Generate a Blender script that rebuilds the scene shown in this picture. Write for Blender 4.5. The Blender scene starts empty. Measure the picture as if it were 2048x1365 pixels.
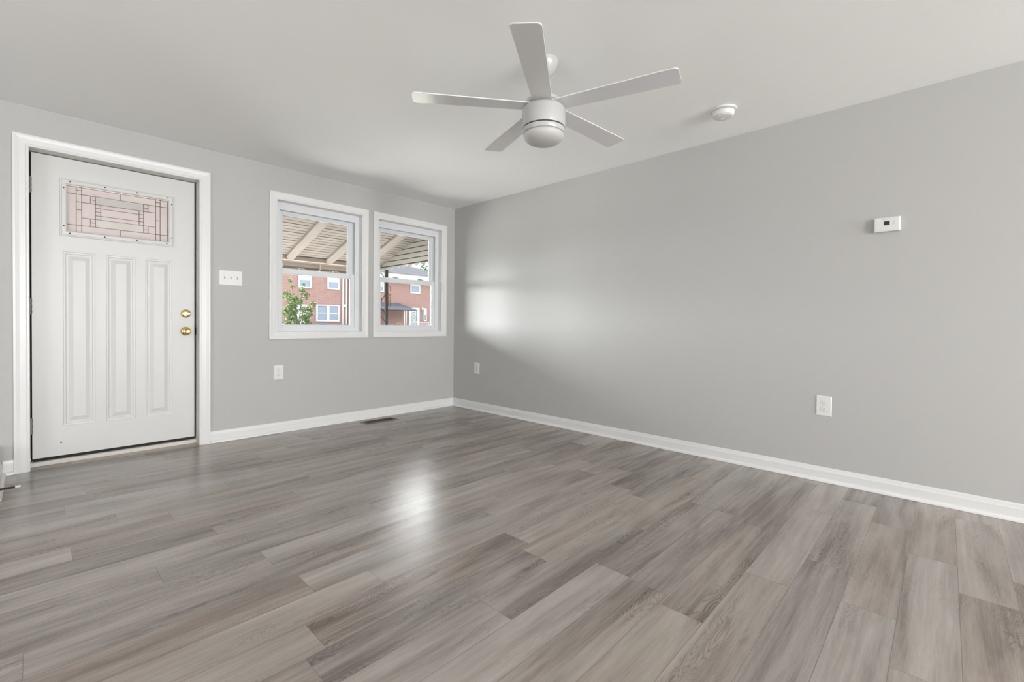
import bpy, bmesh, math, random
from mathutils import Vector, Matrix, noise
random.seed(7)
S = bpy.context.scene
COL = S.collection

# ------------------------------------------------------------------ camera
F_PX, W_PX, H_PX = 910.2, 2048, 1365
yaw, pitch, roll = math.radians(46.342144), math.radians(-0.791512), math.radians(0.556372)
fwd = Vector((math.sin(yaw)*math.cos(pitch), math.cos(yaw)*math.cos(pitch), math.sin(pitch)))
r0 = Vector((math.cos(yaw), -math.sin(yaw), 0.0)); u0 = r0.cross(fwd)
rgt = r0*math.cos(roll) + u0*math.sin(roll); upv = u0*math.cos(roll) - r0*math.sin(roll)
cam_d = bpy.data.cameras.new('camera'); cam = bpy.data.objects.new('camera', cam_d); COL.objects.link(cam)
M = Matrix((rgt, upv, -fwd)).transposed().to_4x4(); M.translation = Vector((-3.602740, -4.440163, 1.023333))
cam.matrix_world = M
cam_d.sensor_width = 36.0; cam_d.sensor_fit = 'HORIZONTAL'; cam_d.lens = 36.0*F_PX/W_PX
cam_d.shift_y = (660.690 - 682.5)/W_PX
cam_d.clip_start = 0.05; cam_d.clip_end = 500
S.camera = cam

# ------------------------------------------------------------------ world, sun, daylight, exposure
wld = bpy.data.worlds.new('sky'); S.world = wld; wld.use_nodes = True
wn = wld.node_tree; bg = wn.nodes['Background']
tc = wn.nodes.new('ShaderNodeTexCoord'); sx = wn.nodes.new('ShaderNodeSeparateXYZ'); rp = wn.nodes.new('ShaderNodeValToRGB')
wn.links.new(tc.outputs['Generated'], sx.inputs[0]); wn.links.new(sx.outputs['Z'], rp.inputs[0]); wn.links.new(rp.outputs[0], bg.inputs[0])
# hazy overcast brightness: pale at the horizon, several times brighter overhead
rp.color_ramp.elements[0].position = 0.0; rp.color_ramp.elements[0].color = (0.17, 0.17, 0.17, 1)
rp.color_ramp.elements[1].position = 0.9; rp.color_ramp.elements[1].color = (0.88, 0.94, 1.0, 1)
k_ = rp.color_ramp.elements.new(0.13); k_.color = (0.20, 0.20, 0.20, 1)
k_ = rp.color_ramp.elements.new(0.30); k_.color = (1.0, 1.0, 1.0, 1)
bg.inputs[1].default_value = 18.0
# the sun stands behind thin cloud over the street side (+Y), so that half of the sky is much brighter
mr = wn.nodes.new('ShaderNodeMapRange'); mr.interpolation_type = 'SMOOTHSTEP'
mr.inputs[1].default_value = -0.15; mr.inputs[2].default_value = 0.30; mr.inputs[3].default_value = 0.28; mr.inputs[4].default_value = 0.95
wn.links.new(sx.outputs['Y'], mr.inputs[0])
mu = wn.nodes.new('ShaderNodeMix'); mu.data_type = 'RGBA'; mu.blend_type = 'MULTIPLY'; mu.inputs[0].default_value = 1.0
wn.links.new(rp.outputs[0], mu.inputs[6]); wn.links.new(mr.outputs[0], mu.inputs[7]); 
dp = wn.nodes.new('ShaderNodeVectorMath'); dp.operation = 'DOT_PRODUCT'; dp.inputs[1].default_value = Vector((-0.70, 0.70, 0.05)).normalized()
wn.links.new(tc.outputs['Generated'], dp.inputs[0])
g1 = wn.nodes.new('ShaderNodeMath'); g1.operation = 'MAXIMUM'; g1.inputs[1].default_value = 0.0; wn.links.new(dp.outputs['Value'], g1.inputs[0])
g2 = wn.nodes.new('ShaderNodeMath'); g2.operation = 'POWER'; g2.inputs[1].default_value = 6.0; wn.links.new(g1.outputs[0], g2.inputs[0])
g3 = wn.nodes.new('ShaderNodeMath'); g3.operation = 'MULTIPLY'; g3.inputs[1].default_value = 3.7; wn.links.new(g2.outputs[0], g3.inputs[0])
ad = wn.nodes.new('ShaderNodeMix'); ad.data_type = 'RGBA'; ad.blend_type = 'ADD'; ad.inputs[0].default_value = 1.0
wn.links.new(mu.outputs[2], ad.inputs[6]); wn.links.new(g3.outputs[0], ad.inputs[7]); wn.links.new(ad.outputs[2], bg.inputs[0])
def lamp(name, kind, energy, color, loc, direction, **kw):
    d = bpy.data.lights.new(name, kind); d.energy = energy; d.color = color
    for k, v in kw.items(): setattr(d, k, v)
    o = bpy.data.objects.new(name, d); COL.objects.link(o); o.location = loc
    o.rotation_euler = Vector(direction).to_track_quat('-Z', 'Y').to_euler(); return o
lamp('sun', 'SUN', 128.0, (1.0, 0.96, 0.90), (0, 20, 30), (0.22, -0.63, -0.74), angle=math.radians(1.5))
# area lamps for daylight at the unseen rear openings, plus an added left fill
DAY = (0.985, 0.992, 1.0)
lamp('rear_patio_daylight', 'AREA', 215.0, DAY, (-1.25, -10.45, 1.12), (0, 1, 0), shape='RECTANGLE', size=1.9, size_y=2.0)
lamp('rear_window_daylight', 'AREA', 260.0, DAY, (-3.7, -10.45, 1.5), (0, 1, 0), shape='RECTANGLE', size=1.1, size_y=1.2)
lamp('left_fill_lamp', 'AREA', 36.0, DAY, (-5.82, -2.6, 1.10), (1, 0, 0), shape='RECTANGLE', size=1.3, size_y=1.5)  # fill lamp added to brighten the far corner; no opening behind it
vs = S.view_settings
vs.view_transform = 'Standard'; vs.look = 'None'; vs.exposure = 0.06; vs.gamma = 1.0; vs.use_curve_mapping = False
S.cycles.max_bounces = 12; S.cycles.diffuse_bounces = 8; S.cycles.glossy_bounces = 6; S.cycles.transparent_max_bounces = 16
S.cycles.use_denoising = True; S.cycles.caustics_reflective = False; S.cycles.caustics_refractive = False
S.cycles.sample_clamp_indirect = 6.0

# ------------------------------------------------------------------ helpers
OFF = {}
def link(name, data, parent=None):
    o = bpy.data.objects.new(name, data); COL.objects.link(o)
    if parent is not None: o.parent = parent
    return o
def tag(o, label=None, cat=None, group=None, kind=None):
    if label: o['label'] = label
    if cat: o['category'] = cat
    if group: o['group'] = group
    if kind: o['kind'] = kind
    return o
def thing(name, label, cat, loc=(0, 0, 0), rotz=0.0, group=None, kind=None):
    o = link(name, None); o.location = loc; o.rotation_euler = (0, 0, rotz); o.empty_display_size = 0.05
    OFF[o.name] = Vector(loc)
    return tag(o, label, cat, group, kind)
def obj(name, bm, mat, parent=None, smooth=False, bevel=0.0, local=False, label=None):
    """link a bmesh (world coordinates, unless local) as ONE mesh object"""
    off = Vector((0, 0, 0))
    if parent is not None: off = OFF[parent.name]
    if not local and off.length > 0: bmesh.ops.translate(bm, verts=bm.verts, vec=-off)
    bmesh.ops.recalc_face_normals(bm, faces=bm.faces)
    me = bpy.data.meshes.new(name); bm.to_mesh(me); bm.free()
    mats = mat if isinstance(mat, (list, tuple)) else [mat]
    for m in mats: me.materials.append(m)
    o = link(name, me, parent); OFF[o.name] = off
    if smooth:
        for p in me.polygons: p.use_smooth = True
        try: me.set_sharp_from_angle(angle=math.radians(40))
        except Exception: pass
    if bevel > 0:
        b = o.modifiers.new('bevel', 'BEVEL'); b.width = bevel; b.segments = 2; b.limit_method = 'ANGLE'; b.angle_limit = math.radians(50)
    if label: o['label'] = label
    return o
def BM(): return bmesh.new()
def box(bm, x0, x1, y0, y1, z0, z1, mi=0):
    v = [bm.verts.new(p) for p in ((x0, y0, z0), (x1, y0, z0), (x1, y1, z0), (x0, y1, z0), (x0, y0, z1), (x1, y0, z1), (x1, y1, z1), (x0, y1, z1))]
    for f in ((0, 3, 2, 1), (4, 5, 6, 7), (0, 1, 5, 4), (1, 2, 6, 5), (2, 3, 7, 6), (3, 0, 4, 7)):
        bm.faces.new([v[i] for i in f]).material_index = mi
    return bm
def extrude(bm, prof, fn, s0, s1, mi=0, emi=None):
    """closed 2D profile swept from s0 to s1; fn(a, b, s) -> point"""
    A = [bm.verts.new(fn(a, b, s0)) for a, b in prof]; B = [bm.verts.new(fn(a, b, s1)) for a, b in prof]
    n = len(prof)
    for i in range(n):
        j = (i+1) % n; bm.faces.new((A[i], A[j], B[j], B[i])).material_index = mi if emi is None else emi[i]
    bm.faces.new(A).material_index = mi; bm.faces.new(B[::-1]).material_index = mi
    return bm
def sweep(bm, path, prof, y0, closed):
    """profile (w outwards, d towards the room) mitred round a path of ((x, z), (dx, dz)) in the XZ plane"""
    rings = [[bm.verts.new((p[0]+w*o[0], y0-d, p[1]+w*o[1])) for w, d in prof] for p, o in path]
    n, m = len(path), len(prof)
    for i in range(n if closed else n-1):
        A, B = rings[i], rings[(i+1) % n]
        for k in range(m):
            l = (k+1) % m; bm.faces.new((A[k], A[l], B[l], B[k]))
    if not closed:
        bm.faces.new(rings[0]); bm.faces.new(rings[-1][::-1])
    return bm
def rectpath(x0, x1, z0, z1): return [((x0, z0), (-1, -1)), ((x1, z0), (1, -1)), ((x1, z1), (1, 1)), ((x0, z1), (-1, 1))]
def ring(bm, x0, x1, z0, z1, l, r, b, t, y0, y1):
    """rectangular frame, outer x0..x1/z0..z1, with the four member widths l r b t"""
    box(bm, x0, x0+l, y0, y1, z0, z1); box(bm, x1-r, x1, y0, y1, z0, z1)
    box(bm, x0+l, x1-r, y0, y1, z0, z0+b); box(bm, x0+l, x1-r, y0, y1, z1-t, z1); return bm
def lathe(bm, prof, c=(0, 0, 0), n=40, axis='z'):
    def mp(r, h, a):
        ca, sa = math.cos(a)*r, math.sin(a)*r
        if axis == 'z': return (c[0]+ca, c[1]+sa, c[2]+h)
        if axis == 'y': return (c[0]+ca, c[1]+h, c[2]+sa)
        return (c[0]+h, c[1]+ca, c[2]+sa)
    R = []
    for r, h in prof:
        if r < 1e-6: R.append([bm.verts.new(mp(0, h, 0))])
        else: R.append([bm.verts.new(mp(r, h, 2*math.pi*k/n)) for k in range(n)])
    for A, B in zip(R, R[1:]):
        for k in range(n):
            l = (k+1) % n
            q = [A[k % len(A)], A[l % len(A)], B[l % len(B)], B[k % len(B)]]
            u = []
            for t in q:
                if t not in u: u.append(t)
            if len(u) > 2: bm.faces.new(u)
    for E_ in (R[0], R[-1]):
        if len(E_) > 2: bm.faces.new(E_)
    return bm
def tube(bm, pts, r, n=8):
    pts = [Vector(p) for p in pts]; rings = []
    rr = r if isinstance(r, (list, tuple)) else [r]*len(pts)
    for i, p in enumerate(pts):
        t = (pts[min(i+1, len(pts)-1)] - pts[max(i-1, 0)]).normalized()
        a = t.cross(Vector((0, 0, 1)));
        if a.length < 1e-3: a = t.cross(Vector((0, 1, 0)))
        a.normalize(); b = t.cross(a)
        rings.append([bm.verts.new(p + (a*math.cos(2*math.pi*k/n) + b*math.sin(2*math.pi*k/n))*rr[i]) for k in range(n)])
    for A, B in zip(rings, rings[1:]):
        for k in range(n): bm.faces.new((A[k], A[(k+1) % n], B[(k+1) % n], B[k]))
    bm.faces.new(rings[0][::-1]); bm.faces.new(rings[-1]); return bm

# ------------------------------------------------------------------ materials (all procedural)
def mat(name, color, rough=0.5, metal=0.0, spec=0.5, bump=None, var=None, coat=0.0):
    m = bpy.data.materials.new(name); m.use_nodes = True; nt = m.node_tree; p = nt.nodes['Principled BSDF']
    p.inputs['Base Color'].default_value = (*color, 1); p.inputs['Roughness'].default_value = rough
    p.inputs['Metallic'].default_value = metal; p.inputs['Specular IOR Level'].default_value = spec
    p.inputs['Coat Weight'].default_value = coat
    co = nt.nodes.new('ShaderNodeTexCoord')
    if var:      # (scale, amount): slight unevenness of the paint / material itself
        nz = nt.nodes.new('ShaderNodeTexNoise'); nz.inputs['Scale'].default_value = var[0]; nz.inputs['Detail'].default_value = 4
        nt.links.new(co.outputs['Object'], nz.inputs['Vector'])
        mx = nt.nodes.new('ShaderNodeMix'); mx.data_type = 'RGBA'
        mx.inputs[6].default_value = (*[c*(1-var[1]) for c in color], 1); mx.inputs[7].default_value = (*[min(1, c*(1+var[1])) for c in color], 1)
        nt.links.new(nz.outputs['Fac'], mx.inputs[0]); nt.links.new(mx.outputs[2], p.inputs['Base Color'])
    if bump:     # (scale, strength, distance)
        nz = nt.nodes.new('ShaderNodeTexNoise'); nz.inputs['Scale'].default_value = bump[0]; nz.inputs['Detail'].default_value = 3
        nt.links.new(co.outputs['Object'], nz.inputs['Vector'])
        b = nt.nodes.new('ShaderNodeBump'); b.inputs['Strength'].default_value = bump[1]; b.inputs['Distance'].default_value = bump[2]
        nt.links.new(nz.outputs['Fac'], b.inputs['Height']); nt.links.new(b.outputs[0], p.inputs['Normal'])
    return m
wall_m = mat('greige_wall_paint', (0.462, 0.461, 0.452), 0.55, spec=0.35, bump=(140, 0.06, 0.002), var=(0.7, 0.012))
ceil_m = mat('white_ceiling_paint', (0.90, 0.905, 0.90), 0.8, spec=0.2, bump=(90, 0.05, 0.002))
trim_m = mat('white_trim_paint', (0.72, 0.72, 0.715), 0.32, spec=0.5)
door_m = mat('white_door_paint', (0.615, 0.617, 0.607), 0.38, bump=(60, 0.04, 0.001), var=(3, 0.01))
jamb_m = mat('warm_white_jamb_paint', (0.66, 0.645, 0.61), 0.5, var=(9, 0.06))  # a little warmer and darker than the trim paint, slightly mottled
still_m = mat('scuffed_cream_sill_paint', (0.62, 0.595, 0.555), 0.6, var=(110, 0.28))
vinyl_m = mat('white_window_vinyl', (0.70, 0.715, 0.74), 0.35)
plate_m = mat('white_plastic_plate', (0.72, 0.72, 0.705), 0.28)
fan_m = mat('white_fan_enamel', (0.49, 0.49, 0.48), 0.25)
blade_m = mat('white_glossy_fan_blade', (0.70, 0.70, 0.712), 0.2)
dome_m = mat('frosted_white_glass', (0.52, 0.52, 0.51), 0.5)
dark_m = mat('dark_slot', (0.02, 0.02, 0.02), 0.6)
gap_m = mat('black_weatherstrip', (0.012, 0.011, 0.01), 0.8)
gold_m = mat('polished_brass', (0.80, 0.58, 0.24), 0.14, metal=1.0)
steel_m = mat('worn_steel_hinge', (0.17, 0.155, 0.14), 0.45, metal=0.6, var=(90, 0.4))
lead_m = mat('lead_came', (0.10, 0.085, 0.085), 0.45, metal=0.5)
bronze_m = mat('brown_register_metal', (0.20, 0.145, 0.10), 0.45, metal=0.4)
duct_m = mat('dark_duct', (0.02, 0.016, 0.012), 0.8)
rawwood_m = mat('raw_cut_wood', (0.52, 0.36, 0.20), 0.7, var=(70, 0.2))
rubber_m = mat('cream_rubber_tip', (0.78, 0.73, 0.64), 0.6)
spring_m = mat('aged_bronze_spring', (0.22, 0.13, 0.07), 0.4, metal=0.8)
screen_m = mat('dark_lcd', (0.022, 0.026, 0.026), 0.25)
grey_m = mat('grey_print', (0.42, 0.42, 0.42), 0.5)
button_m = mat('pale_grey_button', (0.60, 0.60, 0.59), 0.5)
lock_m = mat('grey_sash_lock', (0.30, 0.31, 0.33), 0.4)
gapshade_m = mat('awning_gap_shade', (0.005, 0.0042, 0.0038), 0.95, spec=0.0)  # near-black tone that paints the shade inside the slat gaps
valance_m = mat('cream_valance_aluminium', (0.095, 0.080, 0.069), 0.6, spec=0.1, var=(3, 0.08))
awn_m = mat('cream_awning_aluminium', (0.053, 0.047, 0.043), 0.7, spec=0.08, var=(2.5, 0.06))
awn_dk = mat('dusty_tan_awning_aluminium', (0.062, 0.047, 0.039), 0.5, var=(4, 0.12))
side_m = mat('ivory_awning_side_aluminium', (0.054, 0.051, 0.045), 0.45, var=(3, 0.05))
iron_m = mat('dark_wrought_iron', (0.011, 0.0104, 0.010), 0.8, spec=0.0, var=(20, 0.4))
rust_m = mat('rusty_copper', (0.055, 0.017, 0.009), 0.85, spec=0.0, var=(30, 0.3))
concrete_m = mat('grey_concrete', (0.58, 0.56, 0.53), 0.9, var=(2, 0.1))
porchroof_m = mat('grey_porch_shingles', (0.075, 0.076, 0.088), 0.95, spec=0.0, var=(6, 0.18))
shingle_m = mat('grey_roof_shingles', (0.018, 0.0187, 0.0217), 0.95, spec=0.0, var=(6, 0.18))
housewhite_m = mat('white_house_trim', (0.36, 0.36, 0.365), 0.5)
housepane_m = mat('dim_house_window_glass', (0.17, 0.21, 0.27), 0.08, spec=0.8)
blind_m = mat('pale_window_blind', (0.36, 0.39, 0.43), 0.5)
leaf_m = mat('green_leaves', (0.030, 0.055, 0.015), 0.9, spec=0.05, var=(7, 0.5))
pine_m = mat('blue_green_needles', (0.04, 0.075, 0.06), 0.6, var=(5, 0.3))
bark_m = mat('grey_brown_bark', (0.035, 0.027, 0.02), 0.9, var=(10, 0.3))
blue_m = mat('blue_plastic', (0.035, 0.11, 0.32), 0.4)
planter_m = mat('dark_planter', (0.06, 0.055, 0.05), 0.6)
flower_m = mat('yellow_flowers', (0.20, 0.16, 0.03), 0.6)
lawn_m = mat('sunlit_lawn_and_walk', (0.10, 0.102, 0.092), 0.95, spec=0.0, var=(0.8, 0.25))
bounce_m = mat('pale_bounce_concrete', (0.62, 0.61, 0.58), 0.9, var=(1.5, 0.06))

def glass(name, tint=(1, 1, 1), f0=0.04):
    m = bpy.data.materials.new(name); m.use_nodes = True; nt = m.node_tree; nt.nodes.clear()
    out = nt.nodes.new('ShaderNodeOutputMaterial'); tr = nt.nodes.new('ShaderNodeBsdfTransparent'); gl = nt.nodes.new('ShaderNodeBsdfGlossy')
    tr.inputs[0].default_value = (*tint, 1); gl.inputs['Roughness'].default_value = 0.02
    fr = nt.nodes.new('ShaderNodeFresnel'); fr.inputs[0].default_value = 1.35; mx = nt.nodes.new('ShaderNodeMixShader')
    nt.links.new(fr.outputs[0], mx.inputs[0]); nt.links.new(tr.outputs[0], mx.inputs[1]); nt.links.new(gl.outputs[0], mx.inputs[2]); nt.links.new(mx.outputs[0], out.inputs[0])
    return m
pane_m = glass('clear_window_glass', (0.97, 0.985, 0.985))
def deco_glass(name, color, rough, bump, transl):
    m = bpy.data.materials.new(name); m.use_nodes = True; nt = m.node_tree; nt.nodes.clear()
    out = nt.nodes.new('ShaderNodeOutputMaterial')
    rf = nt.nodes.new('ShaderNodeBsdfRefraction'); rf.inputs['IOR'].default_value = 1.12; rf.inputs['Roughness'].default_value = rough; rf.inputs[0].default_value = (*color, 1)
    tl = nt.nodes.new('ShaderNodeBsdfTranslucent'); tl.inputs[0].default_value = (*color, 1)
    df = nt.nodes.new('ShaderNodeBsdfDiffuse'); df.inputs[0].default_value = (*color, 1)
    gl = nt.nodes.new('ShaderNodeBsdfGlossy'); gl.inputs['Roughness'].default_value = 0.15
    m1 = nt.nodes.new('ShaderNodeMixShader'); m1.inputs[0].default_value = transl
    m2 = nt.nodes.new('ShaderNodeMixShader'); m2.inputs[0].default_value = 0.06
    m3 = nt.nodes.new('ShaderNodeMixShader'); m3.inputs[0].default_value = 0.5
    nt.links.new(tl.outputs[0], m3.inputs[1]); nt.links.new(df.outputs[0], m3.inputs[2])
    nt.links.new(rf.outputs[0], m1.inputs[1]); nt.links.new(m3.outputs[0], m1.inputs[2])
    nt.links.new(m1.outputs[0], m2.inputs[1]); nt.links.new(gl.outputs[0], m2.inputs[2]); nt.links.new(m2.outputs[0], out.inputs[0])
    co = nt.nodes.new('ShaderNodeTexCoord'); nz = nt.nodes.new('ShaderNodeTexNoise'); nz.inputs['Scale'].default_value = bump[0]; nz.inputs['Detail'].default_value = 2
    b = nt.nodes.new('ShaderNodeBump'); b.inputs['Strength'].default_value = bump[1]; b.inputs['Distance'].default_value = bump[2]
    nt.links.new(co.outputs['Object'], nz.inputs['Vector']); nt.links.new(nz.outputs['Fac'], b.inputs['Height'])
    for n in (rf, gl): nt.links.new(b.outputs[0], n.inputs['Normal'])
    return m
hammer_m = deco_glass('pale_hammered_glass', (0.74, 0.695, 0.695), 0.30, (260, 0.9, 0.004), 0.40)
opal_m = deco_glass('white_opal_glass', (0.88, 0.89, 0.90), 0.45, (30, 0.3, 0.003), 0.12)

def math_node(nt, op, a=None, b=None, c=None):
    n = nt.nodes.new('ShaderNodeMath'); n.operation = op
    for i, v in enumerate((a, b, c)):
        if v is None: continue
        if isinstance(v, (int, float)): n.inputs[i].default_value = v
        else: nt.links.new(v, n.inputs[i])
    return n.outputs[0]
def floor_material():
    m = bpy.data.materials.new('grey_oak_vinyl_planks'); m.use_nodes = True; nt = m.node_tree; L = nt.links; p = nt.nodes['Principled BSDF']
    co = nt.nodes.new('ShaderNodeTexCoord'); sp = nt.nodes.new('ShaderNodeSeparateXYZ'); L.new(co.outputs['Object'], sp.inputs[0])
    X, Y = sp.outputs['X'], sp.outputs['Y']
    PW, PL = 0.1602, 0.957
    yr = math_node(nt, 'DIVIDE', math_node(nt, 'ADD', Y, 0.006), PW); row = math_node(nt, 'FLOOR', yr); fy = math_node(nt, 'FRACT', yr)
    wn1 = nt.nodes.new('ShaderNodeTexWhiteNoise'); wn1.noise_dimensions = '1D'; L.new(row, wn1.inputs['W'])
    xr = math_node(nt, 'ADD', math_node(nt, 'DIVIDE', X, PL), wn1.outputs['Value']); colm = math_node(nt, 'FLOOR', xr); fx = math_node(nt, 'FRACT', xr)
    cv = nt.nodes.new('ShaderNodeCombineXYZ'); L.new(row, cv.inputs[0]); L.new(colm, cv.inputs[1])
    wn2 = nt.nodes.new('ShaderNodeTexWhiteNoise'); wn2.noise_dimensions = '2D'; L.new(cv.outputs[0], wn2.inputs['Vector'])
    pid = wn2.outputs['Value']; pcol = nt.nodes.new('ShaderNodeSeparateColor'); L.new(wn2.outputs['Color'], pcol.inputs[0])
    zo = math_node(nt, 'MULTIPLY', pid, 37.0)
    def vec(sx_, sy_):
        c = nt.nodes.new('ShaderNodeCombineXYZ'); L.new(math_node(nt, 'MULTIPLY', X, sx_), c.inputs[0]); L.new(math_node(nt, 'MULTIPLY', Y, sy_), c.inputs[1]); L.new(zo, c.inputs[2]); return c.outputs[0]
    def nz(v, scale, detail, dist=0.0, rough=0.55):
        n = nt.nodes.new('ShaderNodeTexNoise'); n.inputs['Scale'].default_value = scale; n.inputs['Detail'].default_value = detail
        n.inputs['Distortion'].default_value = dist; n.inputs['Roughness'].default_value = rough; L.new(v, n.inputs['Vector']); return n.outputs['Fac']
    cloud = nz(vec(1.2, 8.5), 1.0, 3, 0.6)             # smoky light and dark zones of the print
    streak = nz(vec(1.6, 45.0), 1.0, 4, 0.3, 0.6)     # long fibres
    fine = nz(vec(14.0, 330.0), 1.0, 3, 0.0, 0.7)      # pores
    warp = nz(vec(2.2, 10.0), 1.0, 2, 0.8)             # cathedral arches
    arch = math_node(nt, 'SINE', math_node(nt, 'MULTIPLY', warp, 95.0))
    arch = math_node(nt, 'POWER', math_node(nt, 'ABSOLUTE', arch), 5.0)
    amask = nt.nodes.new('ShaderNodeMapRange'); amask.inputs[1].default_value = 0.50; amask.inputs[2].default_value = 0.62; L.new(nz(vec(1.1, 6.0), 1.3, 2, 0.2), amask.inputs[0])
    knot = nt.nodes.new('ShaderNodeTexVoronoi'); knot.inputs['Scale'].default_value = 1.0; L.new(vec(2.4, 6.5), knot.inputs['Vector'])
    kn = nt.nodes.new('ShaderNodeMapRange'); kn.inputs[1].default_value = 0.0; kn.inputs[2].default_value = 0.13; kn.inputs[3].default_value = 1.0; kn.inputs[4].default_value = 0.0; L.new(knot.outputs['Distance'], kn.inputs[0])
    kid = nt.nodes.new('ShaderNodeSeparateColor'); L.new(knot.outputs['Color'], kid.inputs[0])
    kn = math_node(nt, 'MULTIPLY', math_node(nt, 'MULTIPLY', kn.outputs[0], kn.outputs[0]), math_node(nt, 'GREATER_THAN', kid.outputs[0], 0.72))
    tone = math_node(nt, 'ADD', math_node(nt, 'MULTIPLY', math_node(nt, 'SUBTRACT', cloud, 0.5), 1.15), math_node(nt, 'MULTIPLY', math_node(nt, 'SUBTRACT', streak, 0.5), 0.60))
    tone = math_node(nt, 'ADD', tone, math_node(nt, 'MULTIPLY', math_node(nt, 'SUBTRACT', fine, 0.5), 0.40))
    tone = math_node(nt, 'ADD', tone, math_node(nt, 'MULTIPLY', math_node(nt, 'SUBTRACT', pid, 0.5), 0.26))
    tone = math_node(nt, 'SUBTRACT', tone, math_node(nt, 'MULTIPLY', math_node(nt, 'MULTIPLY', arch, amask.outputs[0]), 0.20))
    tone = math_node(nt, 'SUBTRACT', tone, math_node(nt, 'MULTIPLY', kn, 0.45))
    tone = math_node(nt, 'ADD', tone, 0.5)
    cr = nt.nodes.new('ShaderNodeValToRGB'); L.new(tone, cr.inputs[0]); e = cr.color_ramp.elements
    e[0].position = 0.08; e[0].color = (0.115, 0.092, 0.078, 1); e[1].position = 0.95; e[1].color = (0.440, 0.405, 0.368, 1)
    k = e.new(0.5); k.color = (0.295, 0.258, 0.232, 1)
    hs = nt.nodes.new('ShaderNodeHueSaturation'); L.new(cr.outputs[0], hs.inputs['Color'])
    L.new(math_node(nt, 'ADD', 0.8, math_node(nt, 'MULTIPLY', pcol.outputs[1], 0.45)), hs.inputs['Saturation'])
    ey = math_node(nt, 'MULTIPLY', math_node(nt, 'MINIMUM', fy, math_node(nt, 'SUBTRACT', 1.0, fy)), PW)
    ex = math_node(nt, 'MULTIPLY', math_node(nt, 'MINIMUM', fx, math_node(nt, 'SUBTRACT', 1.0, fx)), PL)
    edge = math_node(nt, 'LESS_THAN', math_node(nt, 'MINIMUM', ex, ey), 0.0010)
    mx = nt.nodes.new('ShaderNodeMix'); mx.data_type = 'RGBA'; mx.inputs[7].default_value = (0.10, 0.085, 0.075, 1)
    L.new(math_node(nt, 'MULTIPLY', edge, 0.55), mx.inputs[0]); L.new(hs.outputs[0], mx.inputs[6]); L.new(mx.outputs[2], p.inputs['Base Color'])
    rr = math_node(nt, 'ADD', 0.24, math_node(nt, 'MULTIPLY', streak, 0.04)); L.new(rr, p.inputs['Roughness'])
    p.inputs['Specular IOR Level'].default_value = 0.70
    b = nt.nodes.new('ShaderNodeBump'); b.inputs['Strength'].default_value = 0.10; b.inputs['Distance'].default_value = 0.001
    L.new(math_node(nt, 'ADD', fine, math_node(nt, 'MULTIPLY', edge, -1.5)), b.inputs['Height']); L.new(b.outputs[0], p.inputs['Normal'])
    return m
floor_m = floor_material()
def brick_material():
    m = bpy.data.materials.new('red_brick'); m.use_nodes = True; nt = m.node_tree; p = nt.nodes['Principled BSDF']; p.inputs['Roughness'].default_value = 0.9; p.inputs['Specular IOR Level'].default_value = 0.03
    co = nt.nodes.new('ShaderNodeTexCoord'); sp = nt.nodes.new('ShaderNodeSeparateXYZ'); cb = nt.nodes.new('ShaderNodeCombineXYZ')
    nt.links.new(co.outputs['Object'], sp.inputs[0]); s = math_node(nt, 'ADD', sp.outputs['X'], sp.outputs['Y']); nt.links.new(s, cb.inputs[0]); nt.links.new(sp.outputs['Z'], cb.inputs[1])
    br = nt.nodes.new('ShaderNodeTexBrick'); nt.links.new(cb.outputs[0], br.inputs['Vector'])
    br.inputs['Color1'].default_value = (0.215, 0.118, 0.106, 1); br.inputs['Color2'].default_value = (0.185, 0.105, 0.099, 1); br.inputs['Mortar'].default_value = (0.24, 0.185, 0.175, 1)
    br.inputs['Scale'].default_value = 1.0; br.inputs['Brick Width'].default_value = 0.26; br.inputs['Row Height'].default_value = 0.1; br.inputs['Mortar Size'].default_value = 0.014
    nt.links.new(br.outputs['Color'], p.inputs['Base Color']); return m
brick_m = brick_material()

# ------------------------------------------------------------------ the room
H, BACK, LEFT, WT = 2.44, -10.5, -5.9, 0.2
def slab_with_holes(xs, zs, holes, y0, y1):
    bm = BM()
    for i in range(len(xs)-1):
        for j in range(len(zs)-1):
            cx, cz = (xs[i]+xs[i+1])/2, (zs[j]+zs[j+1])/2
            if any(a < cx < b and c < cz < d for a, b, c, d in holes): continue
            box(bm, xs[i], xs[i+1], y0, y1, zs[j], zs[j+1])
    bmesh.ops.remove_doubles(bm, verts=bm.verts, dist=1e-5)
    seen = {}
    for f in list(bm.faces): seen.setdefault(tuple(sorted(v.index for v in f.verts)) if False else tuple(sorted((round(v.co.x, 4), round(v.co.y, 4), round(v.co.z, 4)) for v in f.verts)), []).append(f)
    dead = [f for fs in seen.values() if len(fs) > 1 for f in fs]
    bmesh.ops.delete(bm, geom=dead, context='FACES_ONLY')
    return bm
DX0, DX1, DZ1 = -3.628, -2.672, 2.172                     # door opening
W1 = (-2.074, -1.238, 0.932, 2.139); W2 = (-1.046, -0.199, 0.932, 2.139)
J = 0.018
holes = [(DX0-J, DX1+J, -1, DZ1+J)] + [(w[0]-J, w[1]+J, w[2]-J, w[3]+J) for w in (W1, W2)]
xs = sorted({LEFT-WT, WT, DX0-J, DX1+J, W1[0]-J, W1[1]+J, W2[0]-J, W2[1]+J}); zs = sorted({0.0, H, DZ1+J, W1[2]-J, W1[3]+J})
tag(obj('wall_front', slab_with_holes(xs, zs, holes, 0, WT), wall_m), 'grey front wall with the white door and two windows', kind='structure')
tag(obj('wall_right', box(BM(), 0, WT, BACK-WT, 0, 0, H), wall_m), 'long plain grey wall on the right', kind='structure')
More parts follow.
